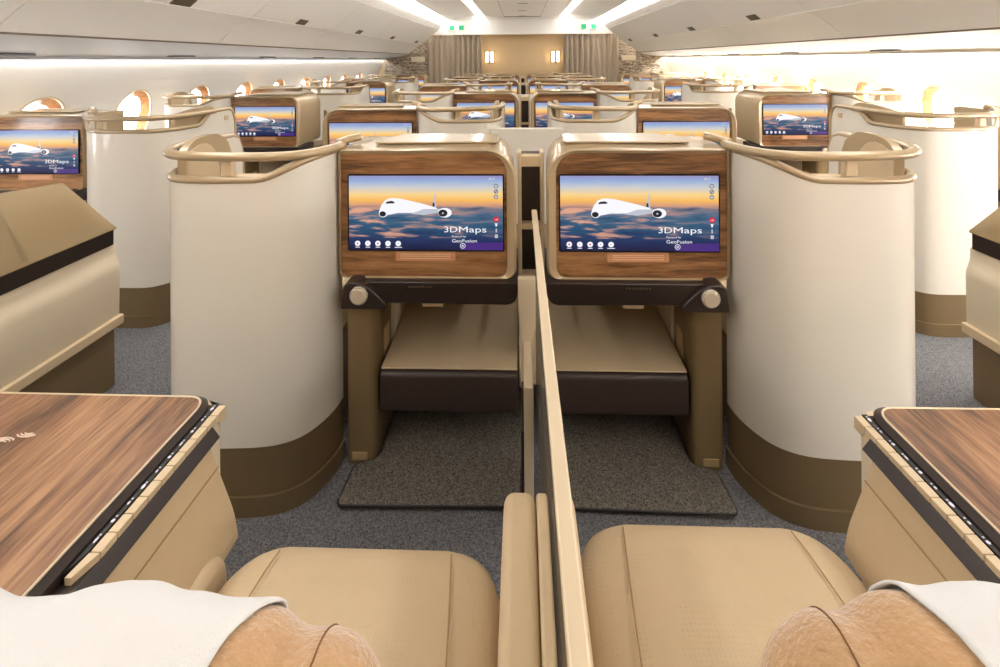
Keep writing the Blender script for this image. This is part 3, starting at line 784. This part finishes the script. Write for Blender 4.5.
# ------------------------------------------------------------------ headrests with linen covers
def headrest(side):
    sn = 'left' if side < 0 else 'right'
    r = empty('headrest', (0, 0, 0), f'tan suede headrest at the bottom of the view, {sn} seat', 'headrest')
    xc = -.322 if side < 0 else .324; hw = .208
    def pt(u, th, g=0, amp=1):
        e = (1-abs(u)**5)**.42 if abs(u) < 1 else 0
        wing = abs(u)**2.5
        fwd = .020*wing
        yc = .245+fwd; zc = .823 if side < 0 else .842
        ry = (.058+.012*wing)*e+g; rz = (.088-.006*wing)*e+g
        c, s_ = math.cos(th), math.sin(th)
        y = yc + ry*superell(c, .75); z = zc + rz*superell(s_, .75)
        x = xc + hw*u
        if amp:
            nz = noise.noise(Vector((x*14, y*14, z*14+side*3)))*.007 + noise.noise(Vector((x*45, y*45, z*45)))*.0022
            # pinch near the inner end, as the fabric gathers at the seam
            ui = -side*u
            pin = math.exp(-((ui-.72)/.07)**2)*.011*max(0, s_)
            z += nz*e*amp - pin; y += nz*e*amp*c
        return (x, y, z)
    rows = []
    nU, nT = 72, 40
    for i in range(nU+1):
        u = -1+2*i/nU; u = math.copysign(min(.9995, abs(math.sin(u*PI/2))), u) if abs(u) > .0 else 0
        rows.append([pt(u, 2*PI*k/nT) for k in range(nT)])
    pad = mesh_obj('pad', loft(rows, cu=True, caps=True), 'suede', r, angle=80)
    # seam lines at the inner end
    us = -side*.80
    pts = [pt(us+side*.10*abs(math.cos(th*1.0))*0 - side*0, th, -.0001) for th in [PI*.12+PI*.86*k/24 for k in range(25)]]
    seam(pts, .0006, pad, m='suede_seam')
    pts = [pt(-side*(.80-.55*k/20), PI*.64+.05*math.sin(k*.7), -.0001) for k in range(21)]
    seam(pts, .0005, pad, m='suede_seam')
    # linen cover: sheet laid over the middle and outer part, slanting edge near the inner end
    ui0 = .62 if side < 0 else .60
    cov = []
    nA, nB = 60, 50
    for i in range(nA+1):
        a = i/nA
        row = []
        for j in range(nB+1):
            th = -PI*.10 + (PI*1.16)*j/nB
            edge = ui0 - (.38 if side < 0 else .36)*max(0, j/nB-.33)
            outer = -.86 + .10*math.sin(j/nB*PI)
            ui = edge + (outer-edge)*a
            u = -side*ui
            x, y, z = pt(u, th, .0030+.0015*min(1, a*5), 1-.4*min(1, a*5))
            w = (.0035*math.sin(x*55+side)+.002*math.sin(x*23+1.0))*min(1, a*5)
            row.append((x, y+w*.5, z+max(-.002, w)*.8))
        cov.append(row)
    cl = mesh_obj('headrest_cover', loft(cov), 'linen', None, solid=.0015, angle=80)
    tag(cl, f'white linen cover draped over the tan headrest of the {sn} seat', 'headrest cover', None)
for side in (-1, 1): headrest(side)

# ------------------------------------------------------------------ cabin: floor, walls, ceiling
YA, YB = -1.6, 9.0
bm = box(-3.1, 3.1, YA-.1, YB+.1, -.06, 0); struct('floor', bm, 'aisle_carpet', smooth=False)

PROF = [(2.93, .0), (2.96, .3), (2.975, .55)]
def wallx(z):
    pts = [(.0, 2.93), (.3, 2.96), (.55, 2.975), (.7, 2.965), (.84, 2.945), (.95, 2.92), (1.05, 2.885), (1.14, 2.845), (1.285, 2.77)]
    for (a, xa), (b, xb) in zip(pts, pts[1:]):
        if z <= b: return xa+(xb-xa)*(z-a)/(b-a)
    return 2.77
WY = [2.62-.662*k for k in range(6, 0, -1)] + [2.62+.662*k for k in range(9)]
WZ, WRY, WRZ = .84, .160, .205
for side in (-1, 1):
    sn = 'left' if side < 0 else 'right'
    bm = bmesh.new()
    zs0 = [0, .15, .3, .45, .55]; zs1 = [1.12, 1.16, 1.2, 1.285]
    for zs in (zs0, zs1):
        add_loft(bm, [[(side*wallx(z), y, z) for y in (YA, YB)] for z in zs])
    edges = [YA]
    for a, b in zip(WY, WY[1:]): edges.append((a+b)/2)
    edges.append(WY[-1]+.331)
    M = 48
    for k, yc in enumerate(WY):
        ya, yb = edges[k], edges[k+1]; za, zb = .55, 1.12
        inner = []; outer = []
        for q in range(M):
            t = 2*PI*q/M; c, s_ = math.cos(t), math.sin(t)
            y = yc+WRY*superell(c, .9); z = WZ+WRZ*superell(s_, .9); inner.append((side*wallx(z), y, z))
            f = min(((yb-yc) if c > 0 else (yc-ya))/max(abs(c), 1e-6), ((zb-WZ) if s_ > 0 else (WZ-za))/max(abs(s_), 1e-6))
            yy, zz = yc+c*f, WZ+s_*f
            outer.append((side*wallx(zz), yy, zz))
        mid = [tuple((a*.5+b*.5) for a, b in zip(p, q)) for p, q in zip(inner, outer)]
        mid = [(side*wallx(p[2]), p[1], p[2]) for p in mid]
        add_loft(bm, [outer, mid, inner], cu=True)
        # corners of the tile
        for (yy, zz) in ((ya, za), (ya, zb), (yb, za), (yb, zb)):
            cand = sorted(outer, key=lambda p: abs(p[1]-yy)+abs(p[2]-zz)*1)
            p1 = min((p for p in outer if abs(p[1]-yy) < 1e-4), key=lambda p: abs(p[2]-zz), default=None)
            p2 = min((p for p in outer if abs(p[2]-zz) < 1e-4), key=lambda p: abs(p[1]-yy), default=None)
            if p1 and p2 and (abs(p1[1]-p2[1]) > 1e-6 or abs(p1[2]-p2[2]) > 1e-6):
                try: bm.faces.new([bm.verts.new(p) for p in (p1, (side*wallx(zz), yy, zz), p2)])
                except ValueError: pass
    add_loft(bm, [[(side*wallx(z), y, z) for y in (edges[-1], YB)] for z in (.55, .7, .84, .95, 1.05, 1.12)])
    struct('wall_'+sn, bm, 'white_wall', angle=60)
    for k, yc in enumerate(WY):
        w = bpy.data.objects.new('window_%d' % (k+1 + (len(WY) if side > 0 else 0)), None); COL.objects.link(w); w['kind'] = 'structure'
        w.location = (0, yc, 0)
        def el(r1, r2, dx, n=48):
            return [(side*(wallx(WZ+r2*superell(math.sin(2*PI*q/n), .9))+dx), r1*superell(math.cos(2*PI*q/n), .9), WZ+r2*superell(math.sin(2*PI*q/n), .9)) for q in range(n)]
        a = el(WRY+.006, WRZ+.006, -.002); b = el(WRY-.006, WRZ-.006, -.004)
        mesh_obj('window_trim', loft([el(WRY+.006, WRZ+.006, .004), a, b, el(WRY-.006, WRZ-.006, .006)], cu=True), 'trim_beige', w)
        in1 = el(WRY, WRZ, .0); pane = [(x+side*.06, y*.80, WZ+(z-WZ)*.82-.008) for x, y, z in in1]
        mesh_obj('window_lining', loft([in1, [tuple(p*.5+q*.5 for p, q in zip(A, B)) for A, B in zip(in1, pane)], pane], cu=True), 'window_wood', w, angle=70)
        mesh_obj('window_pane', loft([[(side*(wallx(WZ)+.062), 0, WZ)]*48, [(x+side*.002, y, z) for x, y, z in pane]], cu=True), 'window_glass', w)

# ceiling and cove, swept along the cabin
def sweep(name, prof, m, sides=(-1, 1), y0=YA, y1=YB, solid=.01, kind='structure', ny=2):
    out = []
    for sd in sides:
        ys = [y0+(y1-y0)*k/(ny-1) for k in range(ny)]
        o = mesh_obj(name(sd) if callable(name) else name, loft([[(sd*x, y, z) for y in ys] for x, z in prof]), m, None, angle=50)
        tag(o, kind=kind); out.append(o)
    return out
nm = lambda base: (lambda sd: base % ('left' if sd < 0 else 'right'))
ceil = [(-2.3, 2.4)]
sweep('ceiling', [(x, z) for x, z in [(-1.36, 2.02), (-1.28, 2.09), (-.90, 2.13), (-.885, 2.155), (-.74, 2.155), (-.73, 2.10), (-.37, 2.085), (.37, 2.085), (.73, 2.10), (.74, 2.155), (.885, 2.155), (.90, 2.13), (1.28, 2.09), (1.36, 2.02)]], 'ceiling_white', (1,))
for sd in (-1, 1):
    sn = 'left' if sd < 0 else 'right'
    # cove lamps: two long light strips each side
    for nm_, a, b in (('inner', (.755, 2.146), (.870, 2.146)), ('outer', (1.385, 2.005), (1.525, 1.915))):
        o = mesh_obj('cove_lamp', loft([[(sd*a[0], YA, a[1]), (sd*a[0], YB-.05, a[1])], [(sd*b[0], YA, b[1]), (sd*b[0], YB-.05, b[1])]]), 'cove_glow', None, recalc=False)
        tag(o, f'long glowing {nm_} ceiling light strip, {sn} side of the cabin', 'light strip', 'ceiling light strips')
    o = mesh_obj('trim', loft([[(sd*x, y, z) for y in (YA, YB)] for x, z in [(1.35, 2.035), (1.362, 2.02), (1.385, 2.012)]]), 'ceiling_white', None); o.name = 'trim_%d' % (1 if sd < 0 else 2); tag(o, kind='structure')
    # bins
    door = [(1.53, 1.925), (1.575, 1.885), (1.62, 1.84), (1.70, 1.775), (1.79, 1.705), (1.88, 1.625), (1.945, 1.572)]
    lip = [(1.948, 1.566), (1.975, 1.552), (2.03, 1.525), (2.12, 1.455), (2.20, 1.385)]
    def slab(prof, th, ya, yb, bm=None):
        P = [Vector(p) for p in prof]; back = []
        for i, p in enumerate(P):
            t = (P[min(i+1, len(P)-1)]-P[max(i-1, 0)]).normalized(); back.append(p+Vector((-t.y, t.x))*th)
        poly = P+back[::-1]
        return loft([[(sd*q.x, y, q.y) for q in poly] for y in (ya, yb)], cu=True, caps=True)
    hb = [2.47+1.37*k for k in range(-2, 5)] 
    bounds = [YA] + [h+.685 for h in hb][:-1] + [YB]
    bounds[-1] = YB-.34
    for k in range(len(hb)):
        ya, yb = bounds[k]+.003, bounds[k+1]-.003
        if yb < 1.0: pass
        kk = len(hb)-k
        r = empty('overhead_bin', (0, 0, 0), f'white overhead bin on the {sn} side, number {kk} counting back from the curtains', 'overhead bin', 'overhead bins')
        mesh_obj('door', slab(door[2:], .02, ya, yb), 'bin_white', r)
        mesh_obj('upper_panel', slab([(x, z+.005) for x, z in door[:3]], .012, ya, yb), 'bin_white', r)
        mesh_obj('lower_lip', slab(lip, .02, ya, yb), 'bin_white', r, angle=50)
        h = hb[k] if k < len(hb)-1 else 8.1
        if h > 0:
            mesh_obj('latch', prism([(sd*1.894, 1.608), (sd*1.940, 1.569), (sd*1.947, 1.577), (sd*1.901, 1.616)], h-.075, h+.075), 'handle_brown', r, bevel=.002)
    # groove, valance with unseen wash strip
    o = sweep(('trim_%d' % (3 if sd < 0 else 4)), [(2.20, 1.392), (2.206, 1.376), (2.216, 1.376), (2.218, 1.388)], 'gap_dark', (sd,))
    o = sweep(('trim_%d' % (5 if sd < 0 else 6)), [(2.214, 1.380), (2.35, 1.345), (2.50, 1.318), (2.62, 1.304), (2.70, 1.296), (2.712, 1.286), (2.70, 1.272)], 'valance_grey' if sd < 0 else 'white_wall', (sd,))  # cool grey left, warm white right: side light put into the valance colour
    o = mesh_obj('wash_strip', loft([[(sd*2.725, YA, 1.30), (sd*2.725, YB, 1.30)], [(sd*2.765, YA, 1.30), (sd*2.765, YB, 1.30)]]), 'wash_glow' if sd < 0 else 'fill_glow_warm', None)  # warm right strip is added to overbrighten that wall and lift the bins
    tag(o, f'unseen sidewall wash strip brightening the wall at the {sn} windows', 'light strip', 'sidewall light strips')
    # upper closure so no outside light leaks in
    sweep(('trim_%d' % (7 if sd < 0 else 8)), [(1.30, 2.10), (1.34, 2.16), (1.60, 2.10), (2.0, 1.85), (2.5, 1.6), (2.80, 1.36), (2.775, 1.28)], 'ceiling_white', (sd,))
    for k in range(6):
        y = 2.2+k*1.17
        o = mesh_obj('air_outlet', box(sd*2.60, sd*2.655, y-.11, y+.11, 1.292, 1.303), 'vent_grey', None, bevel=.003)
        tag(o, f'slim dark air outlet above the {sn} windows, number {k+1} from the front', 'air outlet', 'air outlets above the windows')
        o['label'] = f'slim dark air outlet over the {sn} windows, {ORD[k]} to the viewer'
# centre ceiling access panels
for k in range(9):
    y = .6+k*.93
    if y > 8.6: break
    r = empty('ceiling_hatch', (0, y, 0), f'square white ceiling hatch with dark latch, number {9-k} from the bulkhead', 'ceiling hatch', 'ceiling hatches down the middle')
    mesh_obj('panel', box(-.345, .345, -.452, .452, 2.074, 2.086), 'ceiling_white', r, bevel=.004)
    mesh_obj('latch', box(-.07, .07, .36, .385, 2.070, 2.076), 'vent_grey', r)
o = struct('trim_9', box(-.352, .352, YA, YB, 2.083, 2.0845), 'gap_dark', smooth=False)

# far bulkhead
struct('wall_back', box(-3.1, 3.1, YB, YB+.08, 0, 2.5), 'bulkhead', smooth=False)
struct('wall_front', box(-3.1, 3.1, YA-.08, YA, 0, 2.5), 'bulkhead', smooth=False)
hd = [(-1.76, 1.745), (1.76, 1.745), (1.70, 1.80), (1.60, 1.90), (1.52, 1.97), (1.40, 2.12), (-1.40, 2.12), (-1.52, 1.97), (-1.60, 1.90), (-1.70, 1.80)]
struct('trim_10', prism([(-x, z) for x, z in hd], YB-.30, YB-.22), 'white_wall')
struct('trim_11', box(-1.30, 1.30, YB-.325, YB-.30, 1.745, 2.03), 'ceiling_white', bevel=.004)
for sd in (-1, 1): struct('trim_%d' % (12 if sd < 0 else 13), box(sd*1.295, sd*1.31, YB-.33, YB-.29, 1.745, 2.05), 'valance_grey')
for sd in (-1, 1):
    sn = 'left' if sd < 0 else 'right'
    # pleated curtain
    path = []; nP = 120; x0, x1 = .80, 1.86
    for k in range(nP+1):
        t = k/nP; x = x0+(x1-x0)*t
        path.append((x, YB-.20+.05*math.sin(t*PI*2*(11 if t < .5 else 9)+.6*math.sin(t*9))*(1 if t < .55 else .6)))
    rows = [[(sd*x+.012*sd*math.sin(z*3)*0, y+.0, z) for x, y in path] for z in (.30, .6, .9, 1.2, 1.5, 1.742)]
    o = mesh_obj('curtain', loft(rows), 'curtain', None, solid=.004, angle=80)
    tag(o, f'pleated taupe curtain at the cabin end, {sn} aisle', 'curtain')
    # stone faced side panel
    pp = [(1.87, .3), (2.72, .3), (2.74, 1.27), (2.60, 1.40), (2.27, 1.48), (2.06, 1.62), (1.87, 1.80)]
    struct('wall_stone_'+sn, prism([(sd*a, b) for a, b in pp], YB-.16, YB-.10), 'stone')
    o = mesh_obj('wall_plate', box(sd*1.93, sd*2.20, YB-.185, YB-.16, 1.225, 1.325), 'cream_matte', None, bevel=.004)
    o.name = 'sign_plate'
    tag(o, f'blank cream plate on the stone panel beside the {sn} curtain', 'plate', 'cream plates beside the curtains')
    r = empty('wall_sconce', (sd*.655, YB-.01, 1.31), f'twin tube warm wall light beside the {sn} curtain', 'wall light', 'wall lights on the bulkhead')
    mesh_obj('back_plate', box(-.09, .09, -.012, .005, -.12, .12), 'champagne', r, bevel=.004)
    for sx in (-1, 1):
        mesh_obj('light_tube', tube([(sx*.05, -.04, -.10), (sx*.05, -.04, .10)], .024, n=14), 'sconce_glow', r)
    mesh_obj('bracket', box(-.02, .02, -.05, -.01, -.11, .11), 'champagne', r, bevel=.003)
    r = empty('exit_sign', (sd*1.255, YB-.345, 1.88), f'green exit sign with running figure above the {sn} curtain', 'exit sign', 'green exit signs')
    r.location.x = sd*1.27 - (.0 if sd < 0 else .0)
    mesh_obj('housing', box(-.20, .15, -.0, .02, -.055, .055), 'ceiling_white', r, bevel=.004) if sd < 0 else mesh_obj('housing', box(-.15, .20, -.0, .02, -.055, .055), 'ceiling_white', r, bevel=.004)
    mesh_obj('green_panel', box(-.14, .14, -.004, .001, -.045, .045), 'exit_green', r)
    bm = bmesh.new(); yp = -.0048
    add_box(bm, -.042, .042, -.0044, -.004, -.045, .045)
    add_box(bm, -.12, -.07, yp+.0004, yp+.0006, -.008, .008) if False else None
    mesh_obj('figure_field', bm, 'exit_white', r)
    bm = bmesh.new()
    disc_y(bm, .006, .026, .008, yp-.001, yp, 12)
    prism([(-.004, .016), (.010, .014), (.006, -.006), (-.008, -.004)], yp-.001, yp, bm=bm)
    prism([(.004, -.004), (.018, -.016), (.022, -.034), (.015, -.034), (.011, -.018), (-.004, -.006)], yp-.001, yp, bm=bm)
    prism([(-.006, -.004), (.0, -.008), (-.010, -.028), (-.026, -.030), (-.026, -.024), (-.014, -.022)], yp-.001, yp, bm=bm)
    prism([(-.002, .014), (-.020, .004), (-.024, -.006), (-.018, -.008), (-.014, .0), (.0, .006)], yp-.001, yp, bm=bm)
    prism([(.008, .012), (.024, .002), (.022, -.003), (.006, .005)], yp-.001, yp, bm=bm)
    mesh_obj('running_figure', bm, 'exit_green', r)

# ------------------------------------------------------------------ light
def area(name, loc, rot, sx, sy, e, col):
    l = bpy.data.lights.new(name, 'AREA'); l.shape = 'RECTANGLE'; l.size = sx; l.size_y = sy; l.energy = e; l.color = col
    o = bpy.data.objects.new(name, l); COL.objects.link(o); o.location = loc; o.rotation_euler = rot; return o
W = bpy.data.worlds.new('sky'); bpy.context.scene.world = W; W.use_nodes = True
N = W.node_tree.nodes; L = W.node_tree.links; bg = N['Background']
tc = N.new('ShaderNodeTexCoord'); sp = N.new('ShaderNodeSeparateXYZ'); L.new(tc.outputs['Generated'], sp.inputs[0])
mr = N.new('ShaderNodeMapRange'); mr.inputs[1].default_value = -.6; mr.inputs[2].default_value = .6; mr.inputs[3].default_value = 8; mr.inputs[4].default_value = 42
L.new(sp.outputs['X'], mr.inputs[0]); L.new(mr.outputs[0], bg.inputs['Strength']); bg.inputs['Color'].default_value = (1, .97, .93, 1)

# ------------------------------------------------------------------ camera (level, lens shifted down)
cam = bpy.data.cameras.new('camera'); co = bpy.data.objects.new('camera', cam); COL.objects.link(co)
bpy.context.scene.camera = co
cam.sensor_width = 36; cam.sensor_fit = 'HORIZONTAL'; cam.lens = 450/1000*36
cam.shift_x = -.007; cam.shift_y = -.2735
cam.clip_start = .02
yaw = math.radians(1.8); roll = math.radians(.45)
co.location = (-.028, 0, 1.25)
co.rotation_mode = 'XYZ'
co.matrix_world = Matrix.Translation(co.location) @ Matrix.Rotation(yaw, 4, 'Z') @ Matrix.Rotation(PI/2, 4, 'X') @ Matrix.Rotation(-roll, 4, 'Z')
sc = bpy.context.scene
sc.view_settings.view_transform = 'Standard'; sc.view_settings.look = 'None'; sc.view_settings.gamma = 1
sc.view_settings.use_curve_mapping = False; sc.view_settings.exposure = .27
